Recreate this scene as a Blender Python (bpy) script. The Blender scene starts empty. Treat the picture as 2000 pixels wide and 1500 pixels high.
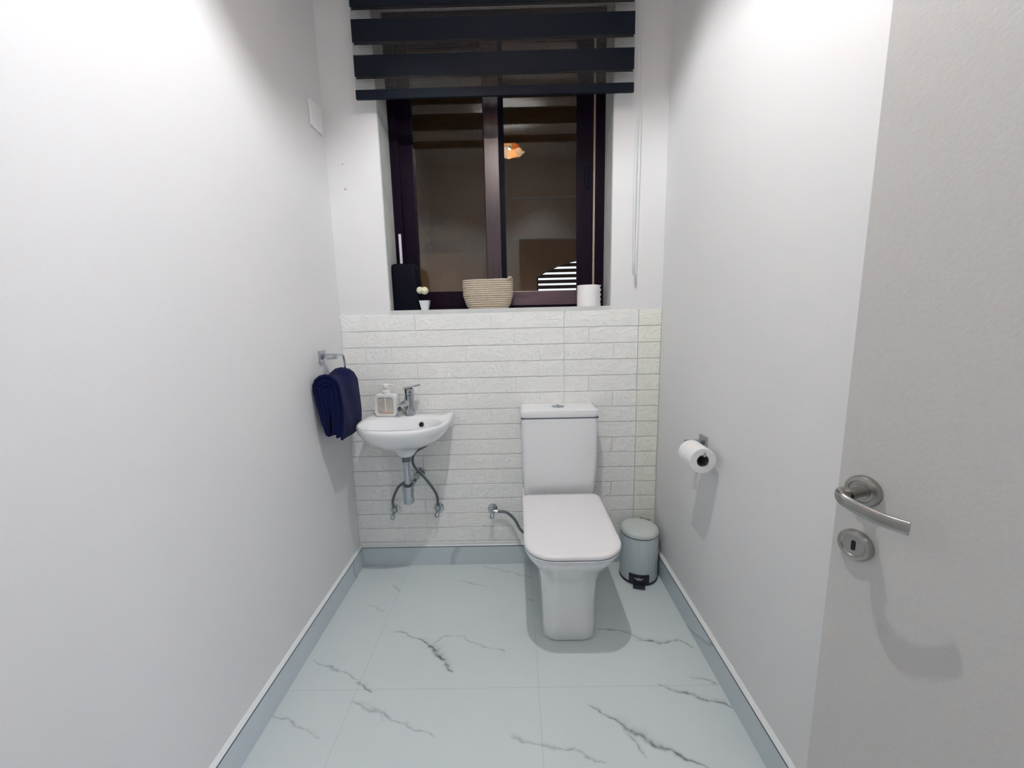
import bpy, bmesh, math, random
import numpy as np
from mathutils import Vector, Matrix
random.seed(4)
PI = math.pi
scn = bpy.context.scene
COL = scn.collection

# ------------------------------------------------------------------ camera
F, PIT, ROL, YAW = 789.2, .1601, .0223, .0101
CAM = Vector((0, -1.927, 1.25))
c, s = math.cos(YAW), math.sin(YAW)
X = Vector((c, s, 0)); Y = Vector((-s, c, 0)); Z = Vector((0, 0, 1))
c, s = math.cos(PIT), math.sin(PIT)
Y, Z = c * Y - s * Z, s * Y + c * Z
c, s = math.cos(ROL), math.sin(ROL)
X, Z = c * X - s * Z, s * X + c * Z
cd = bpy.data.cameras.new('camera')
cam = bpy.data.objects.new('camera', cd); COL.objects.link(cam)
M = Matrix((X, Z, -Y)).transposed().to_4x4(); M.translation = CAM
cam.matrix_world = M
cd.sensor_width = 36; cd.lens = F / 2000 * 36; cd.clip_start = .01
scn.camera = cam

# ------------------------------------------------------------------ world, lights, exposure
w = bpy.data.worlds.new('world'); scn.world = w; w.use_nodes = True
w.node_tree.nodes['Background'].inputs[0].default_value = (.80, .88, 1, 1)
w.node_tree.nodes['Background'].inputs[1].default_value = 1.6
vs = scn.view_settings
vs.view_transform = 'Standard'; vs.look = 'None'; vs.gamma = 1; vs.exposure = 0.28
vs.use_curve_mapping = False
LAMP = Vector((-.008, -1.12, 2.565))
ld = bpy.data.lights.new('lamp_bulb_light', 'POINT'); ld.energy = 41; ld.shadow_soft_size = .012
ld.color = (.955, .975, 1)
lo = bpy.data.objects.new('lamp_bulb_light', ld); COL.objects.link(lo); lo.location = LAMP + Vector((0, 0, -.006))
hd = bpy.data.lights.new('hall_daylight', 'AREA'); hd.shape = 'RECTANGLE'; hd.size = 1.0; hd.size_y = 1.6
hd.energy = 28; hd.color = (.80, .85, 1)
ho = bpy.data.objects.new('hall_daylight', hd); COL.objects.link(ho)
ho.location = (1.75, -3.0, 1.6)
ho.rotation_euler = (Vector((-.6, -1.0, 1.2)) - ho.location).to_track_quat('-Z', 'Y').to_euler()

hd2 = bpy.data.lights.new('hall_fill_light', 'AREA'); hd2.size = 1.0; hd2.energy = 9; hd2.color = (.95, .98, .98)  # added fill, no known fixture: brightens the back wall through the doorway
ho2 = bpy.data.objects.new('hall_fill_light', hd2); COL.objects.link(ho2); ho2.location = (.5, -2.85, 2.74)
XL, XR, CEIL, YN = -.8215, .688, 2.80, -2.02
WL, WR, WZ, WT = -.585, .4507, 1.30, 2.64

# ------------------------------------------------------------------ materials
def mat(name, col, rough=.5, metal=0, noise=0, nscale=8, bump=0, bscale=60, coat=0, spec=.5, sheen=0, trans=0, dist=.002, stretch=None, emis=0):
    m = bpy.data.materials.new(name); m.use_nodes = True
    nt = m.node_tree; b = nt.nodes['Principled BSDF']
    b.inputs['Base Color'].default_value = (*col, 1)
    b.inputs['Roughness'].default_value = rough
    b.inputs['Metallic'].default_value = metal
    b.inputs['Coat Weight'].default_value = coat
    b.inputs['Coat Roughness'].default_value = .06
    b.inputs['Specular IOR Level'].default_value = spec
    b.inputs['Sheen Weight'].default_value = sheen
    b.inputs['Transmission Weight'].default_value = trans
    if emis:
        b.inputs['Emission Color'].default_value = (*col, 1); b.inputs['Emission Strength'].default_value = emis
    tc = nt.nodes.new('ShaderNodeTexCoord'); mp = nt.nodes.new('ShaderNodeMapping')
    nt.links.new(tc.outputs['Object'], mp.inputs[0])
    if stretch: mp.inputs['Scale'].default_value = stretch
    if noise:
        n = nt.nodes.new('ShaderNodeTexNoise'); n.inputs['Scale'].default_value = nscale; n.inputs['Detail'].default_value = 5
        nt.links.new(mp.outputs[0], n.inputs[0])
        r = nt.nodes.new('ShaderNodeMapRange'); r.inputs[3].default_value = 1 - noise; r.inputs[4].default_value = 1 + noise
        nt.links.new(n.outputs[0], r.inputs[0])
        mx = nt.nodes.new('ShaderNodeMix'); mx.data_type = 'RGBA'; mx.blend_type = 'MULTIPLY'; mx.inputs[0].default_value = 1
        mx.inputs[6].default_value = (*col, 1)
        nt.links.new(r.outputs[0], mx.inputs[7]); nt.links.new(mx.outputs[2], b.inputs['Base Color'])
    if bump:
        n = nt.nodes.new('ShaderNodeTexNoise'); n.inputs['Scale'].default_value = bscale; n.inputs['Detail'].default_value = 4
        nt.links.new(mp.outputs[0], n.inputs[0])
        bp = nt.nodes.new('ShaderNodeBump'); bp.inputs['Strength'].default_value = bump; bp.inputs['Distance'].default_value = dist
        nt.links.new(n.outputs[0], bp.inputs['Height']); nt.links.new(bp.outputs[0], b.inputs['Normal'])
    return m

M_wall = mat('white_plaster', (.745, .745, .745), .65, noise=.012, nscale=3, bump=.25, bscale=110)
M_ceil = mat('ceiling_paint', (.80, .80, .79), .8)
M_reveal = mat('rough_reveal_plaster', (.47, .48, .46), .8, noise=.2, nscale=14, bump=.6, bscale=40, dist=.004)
M_grout = mat('white_filler', (.83, .84, .83), .6, bump=.4, bscale=80)
M_joint = mat('dark_joint', (.05, .07, .12), .6)
M_ceramic = mat('white_ceramic', (.85, .86, .87), .12, coat=.5)
M_lid = mat('white_plastic_lid', (.83, .815, .825), .3)
M_chrome = mat('chrome', (.50, .53, .56), .12, 1, noise=.1, nscale=20)
M_chromed = mat('dark_braided_steel', (.16, .18, .19), .38, .85, bump=.8, bscale=400)
M_nickel = mat('brushed_nickel', (.40, .385, .36), .28, 1, noise=.08, nscale=200, stretch=(1, 1, .1))
M_black = mat('black_plastic', (.0025, .0025, .009), .6, spec=.1)
M_pedal = mat('black_pedal_plastic', (.008, .006, .022), .45)
M_hole = mat('dark_hole', (.004, .004, .01), .8)
M_towel = mat('navy_terry', (.0028, .0055, .045), .95, noise=.3, nscale=120, bump=.9, bscale=260, sheen=.05, spec=.1, dist=.003)
M_frame = mat('mahogany_frame', (.007, .0022, .0095), .42, noise=.6, nscale=9, stretch=(6, 6, .6), spec=.10)
M_frame_lit = mat('mahogany_lit_rail', (.10, .06, .075), .3, noise=.6, nscale=9, stretch=(.6, 6, 6), spec=.6)  # lighter copy of the frame wood: light on the right rails put into colour
M_blind = mat('navy_blind_fabric', (.0028, .0058, .014), .6, noise=.15, nscale=300, stretch=(.05, 1, 1), spec=.2)
M_sill = mat('sill_marble', (.62, .64, .63), .3, noise=.15, nscale=12)
M_paper = mat('tissue_paper', (.85, .84, .83), .9, bump=.5, bscale=90)
M_tube = mat('cardboard_core', (.10, .10, .10), .9)
M_doorp = mat('door_laminate', (.55, .54, .525), .55, noise=.05, nscale=160, bump=.15, bscale=200)
M_bin = mat('bin_enamel', (.50, .58, .61), .35)
M_binlid = mat('bin_lid_plastic', (.60, .65, .63), .4)
M_white = mat('white_plastic', (.80, .80, .79), .3)
M_soap = mat('soap_window', (.50, .48, .42), .15, noise=.3, nscale=30, coat=.4)
M_soapl = mat('soap_liquid', (.55, .36, .27), .2)
M_stick = mat('white_stick', (.62, .60, .63), .4)
M_pomp = mat('cream_pompom', (.80, .76, .55), .9, bump=1, bscale=150, dist=.004)
M_potw = mat('white_pot', (.72, .75, .76), .4)
M_rope = mat('cotton_rope', (.56, .47, .37), .9, noise=.3, nscale=160, bump=.8, bscale=300)
M_ropes = mat('rope_stitch', (.26, .21, .16), .9)
M_ext = mat('outside_wall_render', (.50, .30, .17), .9, noise=.15, nscale=5, bump=.8, bscale=45, dist=.01)
M_extr = mat('pale_reflection_strip', (.50, .38, .28), .7)
M_cord = mat('clear_bead_cord', (.55, .56, .57), .3)

def m_sheer():
    m = bpy.data.materials.new('sheer_mesh'); m.use_nodes = True; nt = m.node_tree
    nt.nodes.clear(); N = nt.nodes.new
    out = N('ShaderNodeOutputMaterial'); tr = N('ShaderNodeBsdfTransparent'); df = N('ShaderNodeBsdfDiffuse'); tl = N('ShaderNodeBsdfTranslucent')
    ad = N('ShaderNodeMixShader'); ad.inputs[0].default_value = .3
    df.inputs[0].default_value = (.20, .18, .17, 1); tl.inputs[0].default_value = (.2, .18, .17, 1)
    nt.links.new(df.outputs[0], ad.inputs[1]); nt.links.new(tl.outputs[0], ad.inputs[2])
    tc = N('ShaderNodeTexCoord'); sp = N('ShaderNodeSeparateXYZ'); nt.links.new(tc.outputs['Object'], sp.inputs[0])
    ma = N('ShaderNodeMath'); ma.operation = 'MULTIPLY'; ma.inputs[1].default_value = 2 * PI / .0062; nt.links.new(sp.outputs[2], ma.inputs[0])
    si = N('ShaderNodeMath'); si.operation = 'SINE'; nt.links.new(ma.outputs[0], si.inputs[0])
    r = N('ShaderNodeMapRange'); r.inputs[1].default_value = -1; r.inputs[2].default_value = 1; r.inputs[3].default_value = .02; r.inputs[4].default_value = .26
    nt.links.new(si.outputs[0], r.inputs[0])
    mx = N('ShaderNodeMixShader'); nt.links.new(r.outputs[0], mx.inputs[0]); nt.links.new(tr.outputs[0], mx.inputs[1]); nt.links.new(ad.outputs[0], mx.inputs[2])
    nt.links.new(mx.outputs[0], out.inputs[0]); return m
M_sheer = m_sheer()

def m_glass(name, tint, rough=0.0, k=1.7):
    m = bpy.data.materials.new(name); m.use_nodes = True; nt = m.node_tree
    nt.nodes.clear(); N = nt.nodes.new
    out = N('ShaderNodeOutputMaterial'); tr = N('ShaderNodeBsdfTransparent'); tr.inputs[0].default_value = (*tint, 1)
    gl = N('ShaderNodeBsdfGlossy'); gl.inputs['Roughness'].default_value = rough
    fr = N('ShaderNodeFresnel'); fr.inputs[0].default_value = 1.5
    mu = N('ShaderNodeMath'); mu.operation = 'MULTIPLY'; mu.inputs[1].default_value = k; nt.links.new(fr.outputs[0], mu.inputs[0])
    mx = N('ShaderNodeMixShader'); nt.links.new(mu.outputs[0], mx.inputs[0]); nt.links.new(tr.outputs[0], mx.inputs[1]); nt.links.new(gl.outputs[0], mx.inputs[2])
    nt.links.new(mx.outputs[0], out.inputs[0]); return m
M_glass = m_glass('window_glass', (.9, .9, .88), k=1.0)

def m_shade(name, col, k):
    m = bpy.data.materials.new(name); m.use_nodes = True; nt = m.node_tree
    nt.nodes.clear(); N = nt.nodes.new
    out = N('ShaderNodeOutputMaterial'); tl = N('ShaderNodeBsdfTranslucent'); df = N('ShaderNodeBsdfDiffuse')
    tl.inputs[0].default_value = (*col, 1); df.inputs[0].default_value = (*col, 1)
    mx = N('ShaderNodeMixShader'); mx.inputs[0].default_value = k
    nt.links.new(df.outputs[0], mx.inputs[1]); nt.links.new(tl.outputs[0], mx.inputs[2]); nt.links.new(mx.outputs[0], out.inputs[0]); return m

def m_floor():
    m = bpy.data.materials.new('marble_tile'); m.use_nodes = True; nt = m.node_tree; N = nt.nodes.new; L = nt.links.new
    b = nt.nodes['Principled BSDF']; b.inputs['Roughness'].default_value = .28; b.inputs['Specular IOR Level'].default_value = .4
    at = N('ShaderNodeAttribute'); at.attribute_name = 'vein'
    tc = N('ShaderNodeTexCoord'); n = N('ShaderNodeTexNoise'); n.inputs['Scale'].default_value = 45; n.inputs['Detail'].default_value = 6
    L(tc.outputs['Object'], n.inputs[0])
    r = N('ShaderNodeMapRange'); r.inputs[1].default_value = .3; r.inputs[2].default_value = .62; r.inputs[3].default_value = .25; r.inputs[4].default_value = 1.1
    L(n.outputs[0], r.inputs[0])
    mu = N('ShaderNodeMath'); mu.operation = 'MULTIPLY'; mu.use_clamp = True; L(at.outputs['Fac'], mu.inputs[0]); L(r.outputs[0], mu.inputs[1])
    n2 = N('ShaderNodeTexNoise'); n2.inputs['Scale'].default_value = 2.2; n2.inputs['Detail'].default_value = 3; L(tc.outputs['Object'], n2.inputs[0])
    cr = N('ShaderNodeMix'); cr.data_type = 'RGBA'; cr.inputs[6].default_value = (.63, .695, .70, 1); cr.inputs[7].default_value = (.685, .735, .74, 1)
    L(n2.outputs[0], cr.inputs[0])
    mx = N('ShaderNodeMix'); mx.data_type = 'RGBA'; mx.inputs[7].default_value = (.115, .15, .16, 1)
    L(mu.outputs[0], mx.inputs[0]); L(cr.outputs[2], mx.inputs[6])
    # joints: three long seams and the cross seams
    sp = N('ShaderNodeSeparateXYZ'); L(tc.outputs['Object'], sp.inputs[0])
    def seam(out, period, off, wd):
        a = N('ShaderNodeMath'); a.operation = 'SUBTRACT'; a.inputs[1].default_value = off; L(out, a.inputs[0])
        p = N('ShaderNodeMath'); p.operation = 'PINGPONG'; p.inputs[1].default_value = period / 2; L(a.outputs[0], p.inputs[0])
        l = N('ShaderNodeMath'); l.operation = 'LESS_THAN'; l.inputs[1].default_value = wd; L(p.outputs[0], l.inputs[0]); return l
    sx = seam(sp.outputs[0], .625, .056, .0011); sy = seam(sp.outputs[1], 1.2, -.724, .0011)
    mm = N('ShaderNodeMath'); mm.operation = 'MAXIMUM'; L(sx.outputs[0], mm.inputs[0]); L(sy.outputs[0], mm.inputs[1])
    mf = N('ShaderNodeMath'); mf.operation = 'MULTIPLY'; mf.inputs[1].default_value = .38; L(mm.outputs[0], mf.inputs[0])
    m3 = N('ShaderNodeMix'); m3.data_type = 'RGBA'; m3.inputs[7].default_value = (.33, .39, .40, 1); L(mf.outputs[0], m3.inputs[0]); L(mx.outputs[2], m3.inputs[6])
    L(m3.outputs[2], b.inputs['Base Color']); return m
M_floor = m_floor()

def m_skirt():
    m = mat('marble_skirting', (.56, .63, .66), .25, noise=.08, nscale=3); nt = m.node_tree; N = nt.nodes.new; L = nt.links.new
    b = nt.nodes['Principled BSDF']; src = b.inputs['Base Color'].links[0].from_socket
    tc = N('ShaderNodeTexCoord'); wv = N('ShaderNodeTexWave'); wv.inputs['Scale'].default_value = .9; wv.inputs['Distortion'].default_value = 9; wv.inputs['Detail'].default_value = 3
    wv.bands_direction = 'DIAGONAL'
    L(tc.outputs['Object'], wv.inputs[0])
    r = N('ShaderNodeMapRange'); r.inputs[1].default_value = .992; r.inputs[2].default_value = 1.0; r.inputs[3].default_value = 0; r.inputs[4].default_value = .35; L(wv.outputs[0], r.inputs[0])
    mx = N('ShaderNodeMix'); mx.data_type = 'RGBA'; mx.inputs[7].default_value = (.2, .26, .28, 1); L(r.outputs[0], mx.inputs[0]); L(src, mx.inputs[6]); L(mx.outputs[2], b.inputs['Base Color'])
    return m
M_skirt = m_skirt()

def m_brick(name='embossed_foam_panel', col=(.88, .88, .85)):
    m = bpy.data.materials.new(name); m.use_nodes = True; nt = m.node_tree; N = nt.nodes.new; L = nt.links.new
    b = nt.nodes['Principled BSDF']; b.inputs['Base Color'].default_value = (*col, 1); b.inputs['Roughness'].default_value = .42
    tc = N('ShaderNodeTexCoord'); mp = N('ShaderNodeMapping'); mp.inputs['Scale'].default_value = (1, 1, 1.7); L(tc.outputs['Object'], mp.inputs[0])
    n = N('ShaderNodeTexNoise'); n.inputs['Scale'].default_value = 11; n.inputs['Detail'].default_value = 1.5; n.inputs['Distortion'].default_value = 1.6; L(mp.outputs[0], n.inputs[0])
    r = N('ShaderNodeMath'); r.operation = 'PINGPONG'; r.inputs[1].default_value = .075; L(n.outputs[0], r.inputs[0])
    r2 = N('ShaderNodeMapRange'); r2.interpolation_type = 'SMOOTHSTEP'; r2.inputs[1].default_value = 0; r2.inputs[2].default_value = .024; r2.inputs[3].default_value = 1; r2.inputs[4].default_value = 0; L(r.outputs[0], r2.inputs[0])
    bp = N('ShaderNodeBump'); bp.inputs['Strength'].default_value = .55; bp.inputs['Distance'].default_value = .003
    L(r2.outputs[0], bp.inputs['Height']); L(bp.outputs[0], b.inputs['Normal'])
    return m
M_brick = m_brick(); M_brickg = m_brick('creamy_foam_panel', (.85, .86, .77))  # second one is slightly creamier, for the right strip

# ------------------------------------------------------------------ mesh helpers
def obj(name, bm, m, parent=None, smooth=True, angle=35, mw=None):
    me = bpy.data.meshes.new(name)
    if isinstance(bm, bmesh.types.BMesh):
        bmesh.ops.recalc_face_normals(bm, faces=bm.faces)
        bm.to_mesh(me); bm.free()
    me.materials.append(m)
    if smooth:
        for p in me.polygons: p.use_smooth = True
        try: me.set_sharp_from_angle(angle=math.radians(angle))
        except Exception: pass
    o = bpy.data.objects.new(name, me); COL.objects.link(o)
    if parent is not None: 
        o.parent = parent
        if mw is None: o.matrix_parent_inverse = parent_inv(parent)
    return o
def parent_inv(p):
    # parts are modelled in world coordinates: undo every parent's own transform once
    return world_of(p).inverted()
def world_of(p):
    m = p.matrix_basis.copy()
    if p.parent is not None: m = world_of(p.parent) @ p.matrix_parent_inverse @ m
    return m
def thing(name, label, cat, loc=(0, 0, 0), rot=(0, 0, 0), group=None):
    o = bpy.data.objects.new(name, None); COL.objects.link(o)
    o.location = loc; o.rotation_euler = rot; o.empty_display_size = .05
    o['label'] = label; o['category'] = cat
    if group: o['group'] = group
    return o
def struct(name, bm, m, smooth=False, parent=None, label=None):
    o = obj(name, bm, m, parent, smooth=smooth)
    if parent is None: o['kind'] = 'structure'
    if label: o['label'] = label
    return o
def box(bm, x0, x1, y0, y1, z0, z1, bev=0, seg=2, mtx=None):
    r = bmesh.ops.create_cube(bm, size=1)
    vs_ = r['verts']
    for v in vs_:
        v.co = Vector(((x0 + x1) / 2 + v.co.x * (x1 - x0), (y0 + y1) / 2 + v.co.y * (y1 - y0), (z0 + z1) / 2 + v.co.z * (z1 - z0)))
    if bev:
        es = list({e for v in vs_ for e in v.link_edges})
        rr = bmesh.ops.bevel(bm, geom=es, offset=bev, segments=seg, affect='EDGES', profile=.6)
        vs_ = list({v for f in rr['faces'] for v in f.verts} | {v for v in vs_ if v.is_valid})
    if mtx is not None: bmesh.ops.transform(bm, matrix=mtx, verts=list(set(vs_)))
    return vs_
def NB(): return bmesh.new()
def BX(*a, **k):
    bm = NB(); box(bm, *a, **k); return bm
def frame_of(t, ref=Vector((0, 0, 1))):
    t = t.normalized()
    if abs(t.dot(ref)) > .95: ref = Vector((1, 0, 0))
    a = t.cross(ref).normalized(); b = a.cross(t).normalized(); return a, b
def tube(bm, pts, rad, n=12, cap=True, flat=1, ref=Vector((0, 0, 1))):
    pts = [Vector(p) for p in pts]
    if not hasattr(rad, '__len__'): rad = [rad] * len(pts)
    rings = []; pa = None
    for i, p in enumerate(pts):
        t = (pts[min(i + 1, len(pts) - 1)] - pts[max(i - 1, 0)])
        t.normalize()
        if pa is None: a, b = frame_of(t, ref)
        else:
            a = (pa - t * pa.dot(t)).normalized(); b = a.cross(t).normalized()
        pa = a
        rings.append([bm.verts.new(p + rad[i] * (a * math.cos(2 * PI * k / n) + b * flat * math.sin(2 * PI * k / n))) for k in range(n)])
    for r0, r1 in zip(rings, rings[1:]):
        for k in range(n): bm.faces.new((r0[k], r0[(k + 1) % n], r1[(k + 1) % n], r1[k]))
    if cap: bm.faces.new(rings[0]); bm.faces.new(rings[-1])
def spline(ctrl, n=24):
    P = [Vector(p) for p in ctrl]; P = [2 * P[0] - P[1]] + P + [2 * P[-1] - P[-2]]; out = []
    m = len(P) - 3
    for i in range(m):
        a, b, c_, d = P[i:i + 4]
        for k in range(n // m + 1):
            t = k / (n // m + 1)
            out.append(.5 * ((2 * b) + (c_ - a) * t + (2 * a - 5 * b + 4 * c_ - d) * t * t + (3 * b - a - 3 * c_ + d) * t ** 3))
    out.append(P[-2]); return out
def lathe(bm, prof, center, axis=(0, 0, 1), n=40):
    axis = Vector(axis).normalized(); a, b = frame_of(axis, Vector((0, 0, 1))); ctr = Vector(center)
    rings = []
    for r, h in prof:
        if r < 1e-6: rings.append([bm.verts.new(ctr + axis * h)])
        else: rings.append([bm.verts.new(ctr + axis * h + r * (a * math.cos(2 * PI * k / n) + b * math.sin(2 * PI * k / n))) for k in range(n)])
    for r0, r1 in zip(rings, rings[1:]):
        if len(r0) == 1 and len(r1) == 1: continue
        for k in range(n):
            k2 = (k + 1) % n
            if len(r0) == 1: bm.faces.new((r0[0], r1[k], r1[k2]))
            elif len(r1) == 1: bm.faces.new((r0[k], r0[k2], r1[0]))
            else: bm.faces.new((r0[k], r0[k2], r1[k2], r1[k]))
def LT(prof, center, axis=(0, 0, 1), n=40):
    bm = NB(); lathe(bm, prof, center, axis, n); return bm
def TB(*a, **k):
    bm = NB(); tube(bm, *a, **k); return bm
def loft(bm, rings, cap0=True, cap1=True):
    R = [[bm.verts.new(p) for p in r] for r in rings]; n = len(R[0])
    for r0, r1 in zip(R, R[1:]):
        for k in range(n): bm.faces.new((r0[k], r0[(k + 1) % n], r1[(k + 1) % n], r1[k]))
    if cap0: bm.faces.new(R[0])
    if cap1: bm.faces.new(R[-1])
    return R
def rrect(x0, x1, y0, y1, rb, rf, z, n=8):
    """rounded rectangle ring: rf = radius of the two front (low y) corners, rb of the back ones"""
    out = []
    for cx, cy, r, a0 in ((x1 - rb, y1 - rb, rb, 0), (x0 + rb, y1 - rb, rb, PI / 2), (x0 + rf, y0 + rf, rf, PI), (x1 - rf, y0 + rf, rf, 1.5 * PI)):
        for k in range(n + 1):
            a = a0 + PI / 2 * k / n; out.append(Vector((cx + r * math.cos(a), cy + r * math.sin(a), z)))
    return out

# ------------------------------------------------------------------ setting: floor with its veins
VEINS = [ # (points in metres on the floor, width, strength)
 ([(-0.509,-0.459),(-0.448,-0.49),(-0.369,-0.522),(-0.331,-0.565),(-0.294,-0.608),(-0.257,-0.657)], (.002,.002,.005,.010,.008,.003), .9),
 ([(-.352,-.535),(-.322,-.50),(-.305,-.484),(-0.231,-0.499),(-0.166,-0.539),(-0.066,-0.57)], (.003,.003,.002,.003,.002,.003), .42),
 ([(-0.786,-0.6),(-0.669,-0.646),(-0.581,-0.682)], (.002,.004,.003), .5),
 ([(-0.574,-0.7),(-0.517,-0.734)], (.006,.003), .75),
 ([(-0.574,-0.767),(-0.485,-0.801),(-0.418,-0.83),(-0.268,-0.888)], (.004,.007,.003,.002), .5),
 ([(-.49,-.79),(-.45,-.83)], (.003,.002), .35),
 ([(-0.816,-0.808),(-0.722,-0.843),(-0.631,-0.881)], (.003,.003,.002), .5),
 ([(-0.602,-0.178),(-0.562,-0.215)], (.005,.003), .6),
 ([(-0.684,-0.305),(-0.593,-0.346)], (.002,.003), .5),
 ([(-0.287,-0.147),(-0.16,-0.192)], (.002,.003), .45),
 ([(-0.184,-0.031),(-0.04,-0.086),(0.048,-0.128)], (.002,.003,.003), .5),
 ([(0.02,-0.274),(0.054,-0.295)], (.002,.004), .6),
 ([(0.315,-0.469),(0.398,-0.471),(0.467,-0.512)], (.002,.003,.003), .7),
 ([(0.464,-0.525),(0.537,-0.541),(0.602,-0.527),(0.649,-0.558)], (.006,.005,.004,.003), .7),
 ([(0.215,-0.792),(0.279,-0.839),(0.339,-0.883),(0.414,-0.932),(0.51,-0.981),(.60,-1.02)], (.003,.005,.011,.006,.003,.002), .85),
 ([(0.303,-0.872),(0.331,-0.91),(0.345,-0.952)], (.003,.006,.002), .55),
 ([(0.472,-0.725),(0.547,-0.755),(0.633,-0.787),(0.675,-0.802)], (.003,.006,.005,.003), .75),
 ([(0.584,-0.687),(0.667,-0.719)], (.002,.004), .55),
 ([(-0.034,-0.891),(0.042,-0.915),(0.146,-0.929),(0.227,-0.967)], (.004,.003,.004,.003), .5),
 ([(-.60,-1.10),(-.40,-1.17),(-.22,-1.28)], (.003,.008,.003), .6),
 ([(.10,-1.25),(.28,-1.36),(.45,-1.5)], (.003,.008,.003), .6)]
def floor_mesh():
    xs = np.linspace(XL - .02, XR + .02, 520)
    ys = np.concatenate([np.linspace(YN - 1.8, -1.6, 8)[:-1], np.linspace(-1.6, -1.05, 90)[:-1], np.linspace(-1.05, .02, 400)])
    gx, gy = np.meshgrid(xs, ys); nx, ny = len(xs), len(ys)
    # gentle wobble so that veins are not ruler straight
    wx = gx + .004 * np.sin(gx * 61 + gy * 37) + .002 * np.sin(gx * 173 - gy * 141)
    wy = gy + .004 * np.sin(gx * 47 - gy * 71) + .002 * np.sin(gx * 119 + gy * 191)
    V = np.zeros_like(gx)
    for pts, wd, st in VEINS:
        for i in range(len(pts) - 1):
            ax, ay = pts[i]; bx_, by_ = pts[i + 1]; dx, dy = bx_ - ax, by_ - ay
            t = np.clip(((wx - ax) * dx + (wy - ay) * dy) / (dx * dx + dy * dy), 0, 1)
            d = np.hypot(wx - ax - t * dx, wy - ay - t * dy); ww = wd[i] + (wd[i + 1] - wd[i]) * t
            side = np.where((wx - ax) * dy - (wy - ay) * dx > 0, 1.0, 2.2)      # veins are crisp on one side, smoky on the other
            V = np.maximum(V, st * (np.exp(-(d / (ww * .55)) ** 2) * .8 + .38 * np.exp(-(d / (ww * side)) ** 2)))
    me = bpy.data.meshes.new('floor')
    idx = np.arange(nx * ny).reshape(ny, nx)
    faces = np.stack([idx[:-1, :-1], idx[:-1, 1:], idx[1:, 1:], idx[1:, :-1]], -1).reshape(-1, 4)
    co = np.stack([gx, gy, np.zeros_like(gx)], -1).reshape(-1, 3)
    # thickness: a skirt of lower vertices round the rim
    n0 = len(co)
    low = np.array([[xs[0], ys[0], -.05], [xs[-1], ys[0], -.05], [xs[-1], ys[-1], -.05], [xs[0], ys[-1], -.05]])
    co = np.vstack([co, low])
    me.from_pydata(co.tolist(), [], faces.tolist() + [[n0, n0 + 3, n0 + 2, n0 + 1]])
    at = me.attributes.new('vein', 'FLOAT', 'POINT'); at.data.foreach_set('value', np.concatenate([V.ravel(), np.zeros(4)]).astype(np.float32))
    me.materials.append(M_floor)
    o = bpy.data.objects.new('floor', me); COL.objects.link(o); o['kind'] = 'structure'; return o
floor_mesh()

# walls
T = .12
struct('wall_left', BX(XL - T, XL, YN - .2, .2, -.05, CEIL + .05), M_wall)
bm = NB(); box(bm, XR, XR + T, -1.52, .2, -.05, CEIL + .05); box(bm, XR + T - .001, .98, -1.52, -1.40, -.05, CEIL + .05); box(bm, .90, 1.02, YN - .2, -1.5, -.05, CEIL + .05)
struct('wall_right', bm, M_wall)
bm = NB()
box(bm, XL, WL, 0, .2, -.05, CEIL + .05); box(bm, WR, XR, 0, .2, -.05, CEIL + .05)
box(bm, WL, WR, 0, .2, -.05, WZ - .022); box(bm, WL, WR, 0, .2, WT, CEIL + .05)
for px, pz, r in ((-.826 + .02, 1.98, .003), (-.797, 1.865, .0045)):   # filled nail holes left in the plaster
    pass
struct('wall_back', bm, M_wall)
bm = NB(); box(bm, XL, .06, YN - .12, YN, -.05, CEIL + .05); box(bm, .06, .90, YN - .12, YN, 2.05, CEIL + .05)
struct('wall_near', bm, M_wall)
struct('ceiling', BX(XL - T, 1.02, YN - .12, .2, CEIL, CEIL + .06), M_ceil)
# window reveal lining of rough plaster
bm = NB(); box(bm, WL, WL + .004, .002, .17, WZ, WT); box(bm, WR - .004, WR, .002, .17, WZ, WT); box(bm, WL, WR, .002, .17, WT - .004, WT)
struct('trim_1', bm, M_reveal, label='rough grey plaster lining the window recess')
# marble sill
struct('trim_2', BX(WL - .001, WR + .001, -.004, .20, WZ - .022, WZ, bev=.002), M_sill, label='pale marble window sill')

# embossed foam brick panels on the lower back wall
def panel(n, x0, x1, z0, z1, m):
    bm = NB(); g = .0009 if x0 > .2 else 0; box(bm, x0 + g, x1 - g, -.004, -.0001, z0 + .0005, z1 - .0005)
    row = 0; ztop = 1.281; H = .0768
    zt = ztop
    while zt > z0 + .005:
        zb = zt - H
        if zt <= z1 + .002:
            bwid = .35; off = (row % 3) * .1167 - .35
            x = x0 + off
            while x < x1:
                a, b = max(x, x0) + g, min(x + bwid, x1) - g
                za, zb_ = max(zb, z0) + .0014, zt - .0014
                if b - a > .012 and zb_ - za > .01:
                    box(bm, a, b, -.0088, -.003, za, zb_, bev=.0016, seg=1)
                x += bwid
        zt = zb; row += 1
    return struct('trim_%d' % n, bm, m, smooth=False, label='white embossed foam brick panel glued to the back wall')
zs = 1.281 - 10 * .0768
edges = [XL + .0002, -.469, .231, .58, XR - .0002]
n = 3
for i in range(4):
    for (za, zb) in ((.112, zs), (zs, 1.281)):
        panel(n, edges[i], edges[i + 1], za, zb, M_brickg if i >= 3 else M_brick); n += 1

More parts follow.
